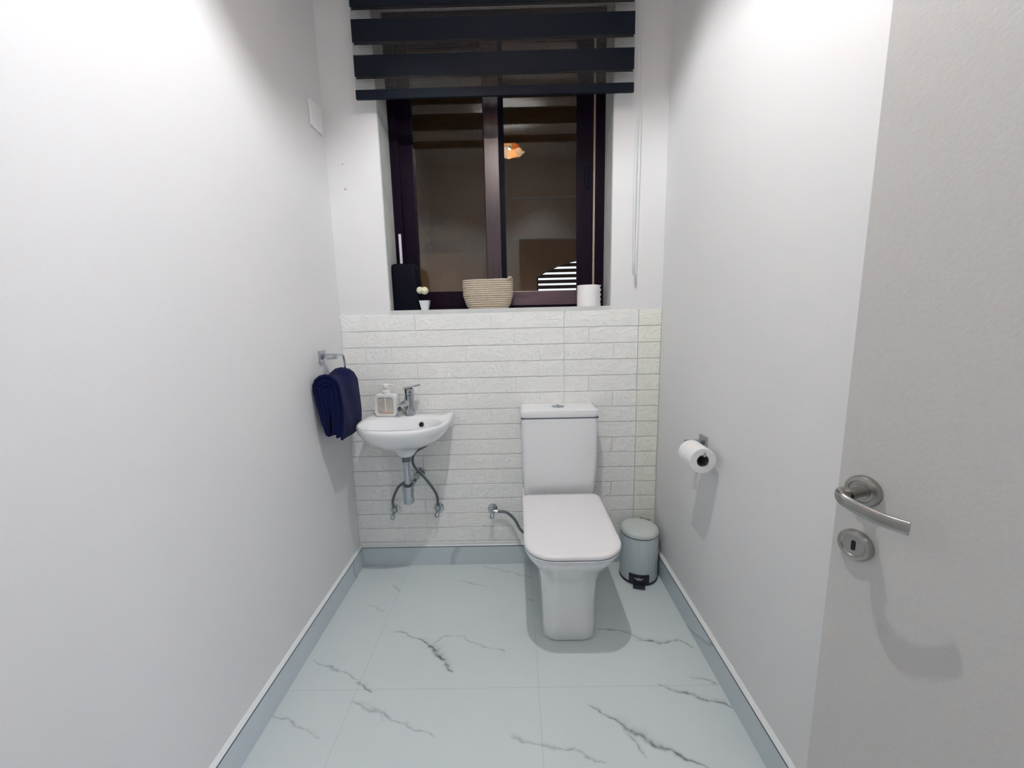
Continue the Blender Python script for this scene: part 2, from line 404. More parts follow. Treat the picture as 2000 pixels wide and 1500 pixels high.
# skirting: marble tile strip, dark joint, white filler bead
def skirt(name, side):
    def quad(lo, hi, z0, z1, t):
        bm = NB()
        if side == 'left': box(bm, XL, XL + t, YN, 0, z0, z1)
        elif side == 'right': box(bm, XR - t, XR, -1.52, 0, z0, z1)
        else: box(bm, XL, XR, -t, 0, z0, z1)
        return bm
    o = struct(name, quad(0, 0, 0, .1, .013), M_skirt)
    obj('joint_line', quad(0, 0, .1, .1030, .0138), M_joint, o, smooth=False)
    # filler: wedge on top
    bm = NB(); a = .0125
    prof = [(0, .1022), (a, .1022), (a, .1045), (.004, .113), (0, .113)]
    def P(d, z, e):
        if side == 'left': return Vector((XL + d, (YN, 0)[e], z))
        if side == 'right': return Vector((XR - d, (-1.52, 0)[e], z))
        return Vector(((XL, XR)[e], -d, z))
    loft(bm, [[P(d, z, 0) for d, z in prof], [P(d, z, 1) for d, z in prof]])
    obj('filler_bead', bm, M_grout, o, smooth=False)
    return o
skirt('baseboard_left', 'left'); skirt('baseboard_right', 'right'); skirt('baseboard_back', 'back')

# ------------------------------------------------------------------ window: outer frame, two sashes, panes
win = struct('window_1', (lambda bm: (box(bm, WL, WL + .045, .150, .20, WZ, WT), box(bm, .403, WR, .150, .20, WZ, WT),
      box(bm, WL + .045, .403, .150, .20, 2.585, WT), box(bm, WL + .045, .403, .158, .20, WZ, 1.316), bm)[-1])(NB()), M_frame, label='dark mahogany sliding window frame')
def sash(y0, y1, x0, x1, z0, z1, wl, wr, hb, ht, m_rail):
    bm = NB(); box(bm, x0, x0 + wl, y0, y1, z0, z1, bev=.003) if x0 < -.3 else None; box(bm, x1 - wr, x1, y0, y1, z0, z1, bev=.003)
    s_ = obj('sash', bm, M_frame, win, smooth=False)
    bm = NB(); box(bm, x0 + wl, x1 - wr, y0 + .001, y1, z0, z0 + hb, bev=.003); box(bm, x0 + wl, x1 - wr, y0 + .001, y1, z1 - ht, z1, bev=.003)
    obj('rail', bm, m_rail, s_, smooth=False)
    obj('pane', BX(x0 + wl - .004, x1 - wr + .004, (y0 + y1) / 2 + .006, (y0 + y1) / 2 + .0064, z0 + hb - .004, z1 - ht + .004), M_glass, s_, smooth=False)
    return s_
sash(.176, .196, -.545, -.075, 1.316, 2.585, .070, .060, .078, .085, M_frame)
rs = sash(.150, .174, -.131, .391, 1.316, 2.585, .072, .077, .070, .07, M_frame_lit)
obj('meeting_stile', BX(-.131, -.059, .150, .174, 1.316, 2.585, bev=.003), mat('mahogany_lit_stile', (.035, .018, .024), .3, noise=.6, nscale=9, stretch=(6, 6, .6)), rs, smooth=False)  # wood lightened in colour for the light falling on this stile
obj('rebate_shade', BX(-.059, -.034, .160, .176, 1.386, 2.515), M_black, rs, smooth=False)  # black strip in place of the shade inside the sash rebate
obj('aluminium_strip', BX(.3925, .4015, .156, .170, 1.316, 2.585), mat('bare_strip', (.42, .33, .26), .5, .2), win, smooth=False)
bm = NB(); box(bm, .352, .372, .145, .152, 1.86, 1.96, bev=.004)
obj('latch', bm, M_black, rs)

# ------------------------------------------------------------------ roller blind
bl = thing('roller_blind', 'dark navy day-and-night roller blind half lowered over the window', 'blind', (-.065, -.05, 2.18))
BX0, BX1, BY = -.647, .517, -.06
obj('cassette', BX(BX0 - .005, BX1 + .005, -.10, -.001, 2.70, 2.79, bev=.01), M_blind, bl)
obj('bottom_rail', BX(BX0, BX1, BY - .008, BY + .006, 2.173, 2.209, bev=.003), M_blind, bl)
for a, b in ((2.262, 2.342), (2.390, 2.474), (2.518, 2.602), (2.646, 2.70)):
    obj('opaque_band', BX(BX0, BX1, BY - .0008, BY + .0008, a, b), M_blind, bl, smooth=False)
    obj('opaque_band', BX(BX0 + .002, BX1 - .002, BY + .010, BY + .0112, a - .004, b - .003), M_blind, bl, smooth=False)
for a, b in ((2.209, 2.262), (2.342, 2.390), (2.474, 2.518), (2.602, 2.646)):
    obj('sheer_band', BX(BX0, BX1, BY - .0002, BY + .0002, a, b), M_sheer, bl, smooth=False)
bm = NB()
tube(bm, spline([(.532, -.05, 2.72), (.533, -.05, 2.2), (.530, -.05, 1.8), (.533, -.05, 1.5), (.536, -.05, 1.46)], 30), .0013, 6)
tube(bm, spline([(.548, -.05, 2.72), (.547, -.05, 2.2), (.545, -.05, 1.8), (.542, -.05, 1.5), (.539, -.05, 1.46)], 30), .0013, 6)
box(bm, .51, .56, -.07, -.001, 2.71, 2.73)
pc = obj('pull_cord', bm, M_cord, bl)
obj('cord_weight', LT([(0, -.03), (.004, -.028), (.0065, -.012), (.0065, .01), (.003, .022), (0, .024)], (.538, -.05, 1.462), n=14), M_cord, pc)

# ------------------------------------------------------------------ cover plate and hooks
o = obj('cover_plate', BX(XL, XL + .011, -.133, -.033, 2.052, 2.152, bev=.003), M_white)
o['label'] = 'blank white square cover plate high on the left wall'; o['category'] = 'cover plate'

def wall_peg(x, z, r, lab):
    o = obj('wall_plug', LT([(0, .006), (r * .6, .005), (r, .001), (r * 1.1, -.001)], (x, 0, z), (0, -1, 0), 14), mat('filler_lump', (.55, .55, .54), .8)); o['label'] = lab; o['category'] = 'wall plug'; o['group'] = 'wall plugs left of the window'
wall_peg(-.752, 1.945, .003, 'tiny filled wall plug left of the window, the upper one')
wall_peg(-.748, 1.842, .0045, 'tiny filled wall plug left of the window, the lower one')

# ------------------------------------------------------------------ towel ring and towel
tr = thing('towel_ring', 'chrome square towel ring on the left wall holding the navy towel', 'towel ring', (XL, -.228, 1.11))
obj('back_plate', BX(XL, XL + .010, -.253, -.203, 1.085, 1.135, bev=.0015), M_chrome, tr)
obj('arm', BX(XL + .009, XL + .066, -.240, -.216, 1.098, 1.122, bev=.002), M_chrome, tr)
RX = XL + .060
ring = [(RX, -.228, 1.112), (RX, -.17, 1.112), (RX, -.150, 1.108), (RX, -.142, 1.093), (RX, -.139, 1.07), (RX, -.139, 1.01), (RX, -.15, .992), (RX, -.23, .990), (RX, -.31, .992), (RX, -.328, 1.01), (RX, -.330, 1.07), (RX, -.326, 1.10), (RX, -.31, 1.112), (RX, -.228, 1.112)]
obj('ring', TB(spline(ring, 60), .0048, 10), M_chrome, tr)

def towel():
    bm = NB(); ny = 26
    # cross sections (x offset from wall, z) of nested draped layers
    layers = [
        dict(half=.056, top=1.052, f=.778, b=.835, y0=-.350, y1=-.158, ph=0),
        dict(half=.0466, top=1.043, f=.790, b=.805, y0=-.345, y1=-.160, ph=.3),
        dict(half=.0372, top=1.034, f=.784, b=.795, y0=-.348, y1=-.160, ph=.5),
        dict(half=.0278, top=1.025, f=.797, b=.79, y0=-.344, y1=-.160, ph=.7),
        dict(half=.0184, top=1.016, f=.80, b=.80, y0=-.346, y1=-.160, ph=.8),
        dict(half=.0092, top=1.006, f=.795, b=.80, y0=-.343, y1=-.160, ph=.85)]
    for li, L_ in enumerate(layers):
        rings = []
        for j in range(ny + 1):
            v = j / ny; y = L_['y0'] + (L_['y1'] - L_['y0']) * v
            sag = -.016 * math.sin(PI * min(1, v * 1.25)) + .008 * (v > .5) * math.sin((v - .5) * 2 * PI)
            top = L_['top'] + sag * (1 if li == 0 else 1) + (-.006 if j in (0, ny) else 0)
            h = L_['half']
            cx = XL + .066
            outer, inner = [], []
            N_ = 30
            for k in range(N_ + 1):
                u = k / N_
                if u < .38:    # back drop rising
                    t = u / .38; z = L_['b'] + (top - h * 1.0 - L_['b']) * t; x = -h * (.48 + .52 * t ** .8)
                elif u < .62:
                    a = PI - PI * (u - .38) / .24; x = h * math.cos(a); z = top - h * 1.0 + h * 1.0 * math.sin(a)
                else:
                    t = (u - .62) / .38; z = top - h * 1.0 + (L_['f'] - (top - h * 1.0)) * t; x = h * (1 + .13 * math.sin(PI * t)) - .006 * t
                x += .0022 * math.sin(v * 9 + z * 22 + L_['ph']) ; zz = z + .002 * math.sin(v * 7 + L_['ph'] * 3) * (1 if u < .1 or u > .9 else 0)
                outer.append((cx + x, y, zz))
            P = [Vector(p) for p in outer]
            th = .0042
            for k in range(N_ + 1):
                t = (P[min(k + 1, N_)] - P[max(k - 1, 0)]); nrm = Vector((t.z, 0, -t.x)).normalized()
                inner.append(P[k] + nrm * th * 2)
            ringv = [p - (p - q) * 0 for p, q in zip(P, inner)]
            rings.append([Vector((p.x, p.y, p.z)) for p in P] + [q for q in reversed(inner)])
        loft(bm, rings)
    for v in bm.verts:
        if v.co.x < XL + .004: v.co.x = XL + .004
    o = obj('hand_towel', bm, M_towel, angle=60)
    m = o.modifiers.new('soft', 'BEVEL'); m.width = .002; m.segments = 2; m.limit_method = 'ANGLE'
    o['label'] = 'folded navy blue hand towel hanging from the ring on the left wall'; o['category'] = 'towel'
towel()

# ------------------------------------------------------------------ hand basin
SX, SZ = -.500, .815
bs = thing('hand_basin', 'small white D-shaped ceramic basin mounted on the back wall', 'basin', (SX, 0, .62))
def dring(hw, yb, yf, z, hb=None, yw=-.17, n=64, cornerr=.012, cy=0):
    """D outline: straight back at yb, slightly bulging sides, elliptic front at yf"""
    pts = []
    m = n // 2
    for k in range(m + 1):            # front arc from right to left
        a = -PI * k / m
        e = 2.25
        ca, sa = math.cos(a), math.sin(a)
        x = hw * math.copysign(abs(ca) ** (2 / e), ca); y = yw + (yw - yf) * (-abs(sa) ** (2 / e))
        pts.append(Vector((SX + x, y, z)))
    hb = hb or hw * .97
    k4 = n // 4
    left = [Vector((SX - hw + (hw - hb) * (t / k4) ** 1.5, yw + (yb - cornerr - yw) * t / k4, z)) for t in range(1, k4 + 1)]
    back = [Vector((SX - hb + cornerr + 2 * (hb - cornerr) * t / (k4 - 1), yb, z)) for t in range(k4)]
    right = [Vector((SX + hw - (hw - hb) * (t / k4) ** 1.5, yw + (yb - cornerr - yw) * t / k4, z)) for t in range(k4, 0, -1)]
    return pts + left + back + right
def ell(hw, hl, cy, z, n=None):
    ref = dring(1, 1, -1, 0); out = []
    for p in ref:
        a = math.atan2((p.y - -.05), p.x - SX)
        out.append(Vector((SX + hw * math.cos(a), cy + hl * math.sin(a), z)))
    return out
YB = -.0095
rings = [
    # outside, from drain boss up
    ell(.032, .032, -.19, .655), ell(.038, .038, -.19, .662), ell(.060, .056, -.19, .690), ell(.085, .078, -.19, .700),
    dring(.112, YB - .02, -.278, .709, .13), dring(.143, YB - .006, -.313, .724, .168), dring(.167, YB, -.339, .742, .190), dring(.185, YB, -.358, .762, .195),
    dring(.196, YB, -.371, .782, .196), dring(.202, YB, -.378, .802, .196), dring(.2005, YB, -.377, .812), dring(.196, YB - .002, -.373, SZ),
]
bm = NB()
R = loft(bm, rings, cap0=True, cap1=False)
# inside bowl: rim plateau then bowl
def bowlring(sx, yb, yf, z): return [Vector((SX + sx * math.cos(a), (yb + yf) / 2 + (yb - yf) / 2 * math.sin(a), z)) for a in []]
top = rings[-1]
def inner(hw, yb, yf, z):
    out = []; cy = (yb + yf) / 2; hl = (yb - yf) / 2
    for p in top:
        a = math.atan2((p.y + .19) / .19, (p.x - SX) / .2)
        ca, sa = math.cos(a), math.sin(a); e = 2.3
        out.append(Vector((SX + hw * math.copysign(abs(ca) ** (2 / e), ca), cy + hl * math.copysign(abs(sa) ** (2 / e), sa), z)))
    return out
inn = [inner(.178, -.140, -.353, SZ + .001), inner(.174, -.144, -.349, SZ - .004), inner(.168, -.150, -.344, SZ - .016), inner(.150, -.160, -.330, SZ - .055),
       inner(.110, -.170, -.300, SZ - .085), inner(.05, -.19, -.25, SZ - .098), inner(.02, -.20, -.235, SZ - .10)]
prev = R[-1]
for rg in inn:
    cur = [bm.verts.new(p) for p in rg]
    for k in range(len(cur)):
        k2 = (k + 1) % len(cur); bm.faces.new((prev[k], prev[k2], cur[k2], cur[k]))
    prev = cur
bm.faces.new(prev)
obj('bowl', bm, M_ceramic, bs, angle=60)
oc = Vector((-.430, -.160, .788)); od = Vector((-.2, -1, .28)).normalized()
obj('overflow_ring', LT([(.0105, -.004), (.0105, .0015), (.013, .0018), (.0135, -.003)], oc, od, 24), M_chrome, bs)
obj('overflow_hole', LT([(0, .0005), (.0105, .0005), (.0105, -.003), (0, -.003)], oc, od, 24), M_hole, bs)
obj('drain', LT([(0, .003), (.016, .003), (.02, .0005), (.02, -.002)], (SX, -.217, SZ - .1), n=24), M_chrome, bs)

# faucet
fa = thing('faucet', 'chrome single-lever mixer tap on the back deck of the basin', 'faucet', (-.497, -.085, SZ))
FX, FY = -.497, -.088
bm = NB(); k = [(.0245, 0), (.025, .004), (.0245, .01), (.0235, .05), (.0225, .085), (.022, .098)]
lathe(bm, [(0, 0)] + k + [(0, .099)], (FX, FY, SZ - .001), n=28)
obj('tap_body', bm, M_chrome, fa)
d = Vector((-.50, -.86, 0)).normalized()
p0 = Vector((FX, FY, SZ + .058))
obj('spout', TB([p0, p0 + d * .03 + Vector((0, 0, .004)), p0 + d * .052 + Vector((0, 0, .0)), p0 + d * .066 + Vector((0, 0, -.008))], [.017, .0165, .015, .013], 16), M_chrome, fa)
q = p0 + d * .062 + Vector((0, 0, -.012))
obj('aerator', LT([(0, 0), (.0105, 0), (.0105, -.012), (.0085, -.0125), (0, -.011)], q, n=20), M_chromed, fa)
bm = NB(); top_ = SZ + .1
loft(bm, [rrect(FX - .0225, FX + .0225, FY - .0225, FY + .0225, .021, .021, top_), rrect(FX - .0215, FX + .0215, FY - .0215, FY + .0215, .02, .02, top_ + .026), rrect(FX - .012, FX + .014, FY - .012, FY + .012, .01, .01, top_ + .031)])
lv = obj('lever', bm, M_chrome, fa)
bm = NB(); box(bm, -.030, .050, -.014, .014, -.003, .003, bev=.0025)
bmesh.ops.transform(bm, matrix=Matrix.Translation((FX + .004, FY, top_ + .034)) @ Matrix.Rotation(.25, 4, 'Z') @ Matrix.Rotation(-.16, 4, 'Y'), verts=bm.verts)
obj('lever_blade', bm, M_chrome, lv)
obj('temperature_dot', LT([(0, .0008), (.0032, .0006), (.0034, -.001)], (FX + .010, FY - .0195, top_ + .013), (.45, -.9, 0), 12), M_hole, lv)

# soap dispenser
SD = Matrix.Translation((-.600, -.095, SZ + .0015)) @ Matrix.Rotation(-.08, 4, 'Z')
sdp = thing('soap_dispenser', 'white square-framed pump soap dispenser with clear window on the basin', 'soap dispenser', SD.translation, (0, 0, -.08))
def rsq(hw, hh, r, y, cz, n=7):
    out = []
    for cx, cz_, a0 in ((hw - r, hh - r, 0), (-hw + r, hh - r, PI / 2), (-hw + r, -hh + r, PI), (hw - r, -hh + r, 1.5 * PI)):
        for k in range(n + 1):
            a = a0 + PI / 2 * k / n; out.append(Vector((cx + r * math.cos(a), y, cz + cz_ + r * math.sin(a))))
    return out
cz = .052
bm = NB()
seq = [rsq(.037, .037, .013, .016, cz), rsq(.037, .037, .013, -.016, cz), rsq(.037, .037, .013, .016, cz)]
out_b, out_f = rsq(.050, .050, .016, .022, cz), rsq(.050, .050, .016, -.022, cz)
mid_b, mid_f = rsq(.052, .052, .017, .017, cz), rsq(.052, .052, .017, -.017, cz)
in_b, in_f = rsq(.039, .039, .012, .022, cz), rsq(.039, .039, .012, -.022, cz)
loops = [[bm.verts.new(p) for p in r] for r in (in_f, out_f, mid_f, mid_b, out_b, in_b)]
loops.append(loops[0])
for r0, r1 in zip(loops, loops[1:]):
    for k in range(len(r0)): bm.faces.new((r0[k], r0[(k + 1) % len(r0)], r1[(k + 1) % len(r0)], r1[k]))
bmesh.ops.transform(bm, matrix=SD, verts=bm.verts); obj('frame', bm, M_white, sdp)
bm = NB(); loft(bm, [rsq(.0392, .0392, .012, -.019, cz), rsq(.0392, .0392, .012, .019, cz)])
bmesh.ops.transform(bm, matrix=SD, verts=bm.verts); obj('clear_window', bm, M_soap, sdp)['label'] = 'clear grey window'
bm = NB(); box(bm, -.034, .034, -.0196, .0196, cz - .037, cz - .031)
bmesh.ops.transform(bm, matrix=SD, verts=bm.verts); obj('liquid_line', bm, M_soapl, sdp)
bm = NB(); tube(bm, [(0, -.0195, cz - .03), (0, -.0195, cz + .037)], .0022, 8)
bmesh.ops.transform(bm, matrix=SD, verts=bm.verts); obj('dip_tube', bm, M_white, sdp)
bm = NB(); lathe(bm, [(0, .10), (.019, .101), (.019, .118), (.012, .121), (.007, .122), (.007, .132), (.014, .134), (.0145, .146), (.011, .151), (0, .152)], (0, 0, 0), n=24)
tube(bm, [(0, 0, .144), (.02, 0, .1455), (.036, 0, .144)], [.006, .005, .004], 10)
bmesh.ops.transform(bm, matrix=SD, verts=bm.verts); obj('pump', bm, M_white, sdp)

# bottle trap
TX, TY = SX, -.19
tp = thing('drain_trap', 'chrome bottle trap hanging under the basin', 'drain trap', (TX, TY, .44))
obj('locking_nut', LT([(0, .628), (.0195, .628), (.0195, .656), (0, .656)], (TX, TY, 0), n=24), M_chromed, tp)
obj('tailpipe', LT([(0, .50), (.0155, .50), (.0155, .615), (.019, .617), (.019, .6285), (0, .6285)], (TX, TY, 0), n=28), M_chrome, tp)
obj('trap_cup', LT([(0, .428), (.021, .428), (.0235, .432), (.0255, .50), (.027, .502), (.027, .512), (.019, .516), (0, .516)], (TX, TY, 0), n=28), M_chrome, tp)
obj('gasket', LT([(.0165, .516), (.0215, .516), (.0215, .521), (.0165, .521)], (TX, TY, 0), n=28), M_chromed, tp)
bm = NB(); tube(bm, [(TX, TY, .50), (TX + .004, TY + .06, .50), (TX + .008, -.012, .50)], .0145, 18); lathe(bm, [(0, .0), (.030, .0), (.029, .006), (.018, .010), (.0145, .011)], (TX + .008, -.009, .50), (0, -1, 0), 24)
obj('wall_pipe', bm, M_chrome, tp)
# angle valves + hoses
def valve(x, z, lab, side=0):
    t = thing('angle_valve', lab, 'valve', (x, -.009, z), group='chrome angle valves on the back wall')
    obj('flange', LT([(0, 0), (.0255, 0), (.0245, .005), (.016, .009), (.009, .010), (0, .010)], (x, -.008, z), (0, -1, 0), 28), M_chrome, t)
    bm = NB(); tube(bm, [(x, -.015, z), (x, -.052, z)], .0095, 16)
    if side: tube(bm, [(x, -.042, z), (x + .026, -.042, z)], [.0085, .0075], 14)
    else: tube(bm, [(x, -.042, z), (x, -.042, z + .026)], [.0085, .0075], 14)
    obj('valve_body', bm, M_chrome, t)
    bm = NB(); e = Vector((-.10, -.85, -.75)).normalized(); pp = Vector((x, -.050, z))
    lathe(bm, [(0, 0), (.008, 0), (.0085, .012), (.011, .016), (.010, .030), (0, .031)], pp, e, 14)
    obj('valve_knob', bm, M_chrome, t)
valve(-.620, .307, 'chrome angle valve on the wall under the left side of the basin')
valve(-.402, .315, 'chrome angle valve on the wall under the right side of the basin')
valve(-.130, .305, 'chrome angle valve low on the wall beside the toilet', 1)
def hose(pts, r, lab, m=M_chromed):
    o = obj('water_hose', TB(spline(pts, 36), r, 12), m); o['label'] = lab; o['category'] = 'hose'; o['group'] = 'braided water hoses'
hose([(-.620, -.042, .325), (-.622, -.045, .375), (-.585, -.07, .45), (-.535, -.10, .50), (-.515, -.12, .56), (-.508, -.12, .70)], .0065, 'grey braided hose rising from the left valve behind the trap')
hose([(-.402, -.042, .335), (-.404, -.045, .40), (-.445, -.07, .49), (-.487, -.09, .555), (-.497, -.10, .60), (-.480, -.10, .64), (-.43, -.10, .67), (-.385, -.10, .71), (-.372, -.10, .745)], .0062, 'grey braided hose from the right valve curving up under the basin')
hose([(-.104, -.042, .305), (-.06, -.045, .30), (-.02, -.055, .265), (.012, -.07, .215), (.075, -.09, .18)], .0068, 'grey braided hose between the wall valve and the toilet')

# ------------------------------------------------------------------ toilet
TC = .192
to = thing('toilet', 'white close-coupled ceramic toilet with closed lid in front of the brick panels', 'toilet', (TC, -.30, 0))
def ped(hw0, yb, yf, rf, z, rb=.02): return rrect(TC - hw0, TC + hw0, yf, yb, rb, rf, z, n=10)
bm = NB()
secs = [(.103, -.02, -.521, .055, .0005), (.105, -.02, -.527, .058, .008), (.104, -.02, -.524, .060, .05), (.105, -.02, -.522, .065, .15), (.108, -.02, -.532, .072, .20), (.112, -.02, -.545, .075, .25),
        (.120, -.02, -.567, .080, .29), (.132, -.02, -.594, .088, .328), (.149, -.02, -.624, .099, .362), (.163, -.02, -.646, .108, .389), (.172, -.02, -.658, .113, .412), (.171, -.02, -.657, .112, .420), (.165, -.022, -.650, .108, .4225)]
loft(bm, [ped(*q[:4], q[4]) for q in secs])
o = obj('bowl', bm, M_ceramic, to, angle=60)
bm = NB()
loft(bm, [rrect(TC - .166, TC + .166, -.664, -.185, .03, .112, .4245, 12), rrect(TC - .173, TC + .173, -.673, -.18, .03, .108, .427, 12), rrect(TC - .1742, TC + .1742, -.6752, -.18, .03, .107, .4344, 12), rrect(TC - .1735, TC + .1735, -.6745, -.182, .03, .107, .4352, 12)])
obj('seat', bm, M_lid, to, angle=60)
bm = NB()
loft(bm, [rrect(TC - .1735, TC + .1735, -.6745, -.179, .03, .107, .4385, 12), rrect(TC - .174, TC + .174, -.675, -.178, .03, .107, .4415, 12), rrect(TC - .1745, TC + .1745, -.6755, -.178, .03, .107, .449, 12), rrect(TC - .170, TC + .170, -.671, -.181, .03, .104, .4535, 12), rrect(TC - .155, TC + .155, -.655, -.195, .03, .09, .4545, 12)])
obj('lid', bm, M_lid, to, angle=60)
bm = NB(); loft(bm, [rrect(TC - .1735, TC + .1735, -.6745, -.180, .03, .107, z_, 12) for z_ in (.4345, .4392)]); obj('seat_gap_shade', bm, M_joint, to)  # dark filler: shade of the gap between seat and lid as colour
# tank: bottom front curves back
bm = NB()
def tk(hw, yf, z, r=.022): return rrect(TC - hw, TC + hw, yf, -.0105, .012, r, z)
hh = [(.152, -.120, .4235), (.160, -.134, .4275), (.163, -.143, .440), (.165, -.151, .465), (.166, -.159, .50), (.168, -.1665, .54), (.170, -.171, .58), (.171, -.1715, .70), (.172, -.172, .806)]
loft(bm, [tk(*q) for q in hh])
obj('tank', bm, M_ceramic, to, angle=60)
obj('tank_joint', BX(TC - .1725, TC + .1725, -.1735, -.015, .806, .8105), M_joint, to, smooth=False)
bm = NB()
loft(bm, [rrect(TC - .1735, TC + .1735, -.1745, -.0105, .012, .022, .8104), rrect(TC - .175, TC + .175, -.176, -.0105, .012, .022, .813), rrect(TC - .175, TC + .175, -.176, -.0105, .012, .022, .836), rrect(TC - .172, TC + .172, -.174, -.0105, .012, .02, .8425), rrect(TC - .16, TC + .16, -.16, -.02, .012, .02, .8445)])
obj('tank_lid', bm, M_ceramic, to, angle=60)
bt = obj('flush_button', LT([(0, .8475), (.0265, .8475), (.029, .8465), (.030, .8435)], (TC, -.095, 0), n=28), M_chrome, to)
obj('button_split', BX(TC - .001, TC + .001, -.121, -.069, .847, .8482), M_hole, bt, smooth=False)

# ------------------------------------------------------------------ pedal bin
BXc, BYc, BR = .578, -.118, .086
pb = thing('pedal_bin', 'pale grey-blue ribbed pedal bin standing right of the toilet', 'pedal bin', (BXc, BYc, 0))
bm = NB(); n_ = 144; rings = []
for z, dr in ((.012, 0), (.016, .001), (.228, .001), (.230, 0)):
    rings.append([Vector((BXc + (BR + dr + (.0009 if k % 4 < 2 else 0)) * math.cos(2 * PI * k / n_), BYc + (BR + dr + (.0009 if k % 4 < 2 else 0)) * math.sin(2 * PI * k / n_), z)) for k in range(n_)])
loft(bm, rings); obj('bin_body', bm, M_bin, pb, angle=60)
obj('bottom_ring', LT([(0, .001), (BR + .001, .001), (BR + .0035, .004), (BR + .003, .012), (0, .013)], (BXc, BYc, 0), n=48), M_pedal, pb)
obj('lid_gasket', LT([(0, .2302), (BR + .0025, .2302), (BR + .0025, .2335), (0, .2335)], (BXc, BYc, 0), n=48), M_pedal, pb)
obj('bin_lid', LT([(0, .2338), (BR + .003, .2338), (BR + .0035, .238), (BR + .002, .248), (BR - .004, .255), (BR - .014, .2595), (BR - .04, .2625), (0, .264)], (BXc, BYc, 0), n=56), M_binlid, pb)
hb = Vector((.55, .83, 0)).normalized(); hp = Vector((BXc, BYc, 0)) + hb * (BR + .003)
bm = NB(); box(bm, -.025, .025, -.006, .006, -.02, .012, bev=.003)
bmesh.ops.transform(bm, matrix=Matrix.Translation((hp.x, hp.y, .240)) @ Matrix.Rotation(math.atan2(hb.y, hb.x) - PI / 2, 4, 'Z'), verts=bm.verts); obj('hinge', bm, M_pedal, pb)
# pedal guard: curved plate with crescent opening, then the foot pedal
ang0 = -PI / 2 - .25
def cyl(a, r, z): return Vector((BXc + r * math.cos(ang0 + a), BYc + r * math.sin(ang0 + a), z))
bm = NB(); NU, NV = 28, 14
grid = {}
a1, za, zb = .52, .014, .056
def inhole(u, v):  # u,v in -1..1 , 0..1 : crescent
    x = u / .62
    if abs(x) >= 1: return False
    lo_ = .28 + .34 * x * x; hi_ = .68 - .06 * x * x
    return lo_ < v < hi_
for lay, rr in ((0, BR + .0015), (1, BR + .0065)):
    for i in range(NU + 1):
        for j in range(NV + 1):
            grid[lay, i, j] = bm.verts.new(cyl((i / NU * 2 - 1) * a1, rr, za + (zb - za) * j / NV))
cell = lambda i, j: 0 <= i < NU and 0 <= j < NV and not inhole((i + .5) / NU * 2 - 1, (j + .5) / NV)
for i in range(NU):
    for j in range(NV):
        if not cell(i, j): continue
        q4 = ((i, j), (i + 1, j), (i + 1, j + 1), (i, j + 1))
        bm.faces.new([grid[1, a, b] for a, b in q4]); bm.faces.new([grid[0, a, b] for a, b in reversed(q4)])
        for (di, dj), (e0, e1) in (((0, -1), (0, 1)), ((1, 0), (1, 2)), ((0, 1), (2, 3)), ((-1, 0), (3, 0))):
            if not cell(i + di, j + dj):
                A, B = q4[e0], q4[e1]; bm.faces.new((grid[0, A[0], A[1]], grid[0, B[0], B[1]], grid[1, B[0], B[1]], grid[1, A[0], A[1]]))
obj('pedal_guard', bm, M_pedal, pb, smooth=False)
bm = NB(); box(bm, -.027, .027, -.026, .012, -.004, .004, bev=.003)
dirp = Vector((math.cos(ang0), math.sin(ang0), 0)); pp = Vector((BXc, BYc, .012)) + dirp * (BR + .006)
bmesh.ops.transform(bm, matrix=Matrix.Translation(pp) @ Matrix.Rotation(ang0 + PI / 2, 4, 'Z') @ Matrix.Rotation(.2, 4, 'X'), verts=bm.verts); obj('foot_pedal', bm, M_pedal, pb)

# ------------------------------------------------------------------ toilet paper holder and roll on the right wall
ph = thing('toilet_paper_holder', 'chrome toilet paper holder on the right wall', 'paper holder', (XR, -.50, .79))
obj('back_plate', BX(XR - .010, XR, -.515, -.465, .765, .812, bev=.0015), M_chrome, ph)
obj('arm', BX(XR - .072, XR - .009, -.500, -.482, .778, .796, bev=.002), M_chrome, ph)
PX, PZ = XR - .066, .780
bm = NB(); tube(bm, [(PX, -.490, .787), (PX, -.491, PZ + .004), (PX, -.50, PZ), (PX, -.625, PZ), (PX, -.634, PZ + .004), (PX, -.636, PZ + .016)], .0042, 10)
obj('rod', bm, M_chrome, ph)
RC = (PX, 0, PZ - .0155)
def roll(name, ctr, axis, r, ri, L_):
    bm = NB(); lathe(bm, [(ri, 0), (r - .002, 0), (r, .002), (r, L_ - .002), (r - .002, L_), (ri, L_), (ri, 0)], ctr, axis, 48); return bm
tpz = thing('toilet_roll', 'white toilet roll hanging on the chrome holder of the right wall', 'toilet roll', (PX, -.575, PZ - .0155), group='toilet rolls')
obj('paper', roll('paper', (PX, -.625, RC[2]), (0, 1, 0), .044, .0205, .098), M_paper, tpz)
obj('core', roll('core', (PX, -.6245, RC[2]), (0, 1, 0), .0205, .0195, .097), M_tube, tpz)

# ------------------------------------------------------------------ things on the sill
S = WZ + .0005
# black container with white stick
bc = thing('black_container', 'black upright container with a thin white stick at the left of the sill', 'container', (-.52, .09, S))
bm = NB(); cx_, cy_ = -.523, .088
loft(bm, [rrect(cx_ - .056, cx_ + .072, cy_ - .05, cy_ + .05, .018, .018, S), rrect(cx_ - .058, cx_ + .074, cy_ - .052, cy_ + .052, .02, .02, S + .006), rrect(cx_ - .060, cx_ + .062, cy_ - .052, cy_ + .052, .022, .022, S + .19), rrect(cx_ - .058, cx_ + .055, cy_ - .05, cy_ + .05, .022, .022, S + .212), rrect(cx_ - .05, cx_ + .045, cy_ - .042, cy_ + .042, .02, .02, S + .218)])
obj('container_body', bm, M_black, bc, angle=60)
obj('stick', BX(-.540, -.528, .060, .066, S + .21, S + .355, bev=.0015), M_stick, bc)
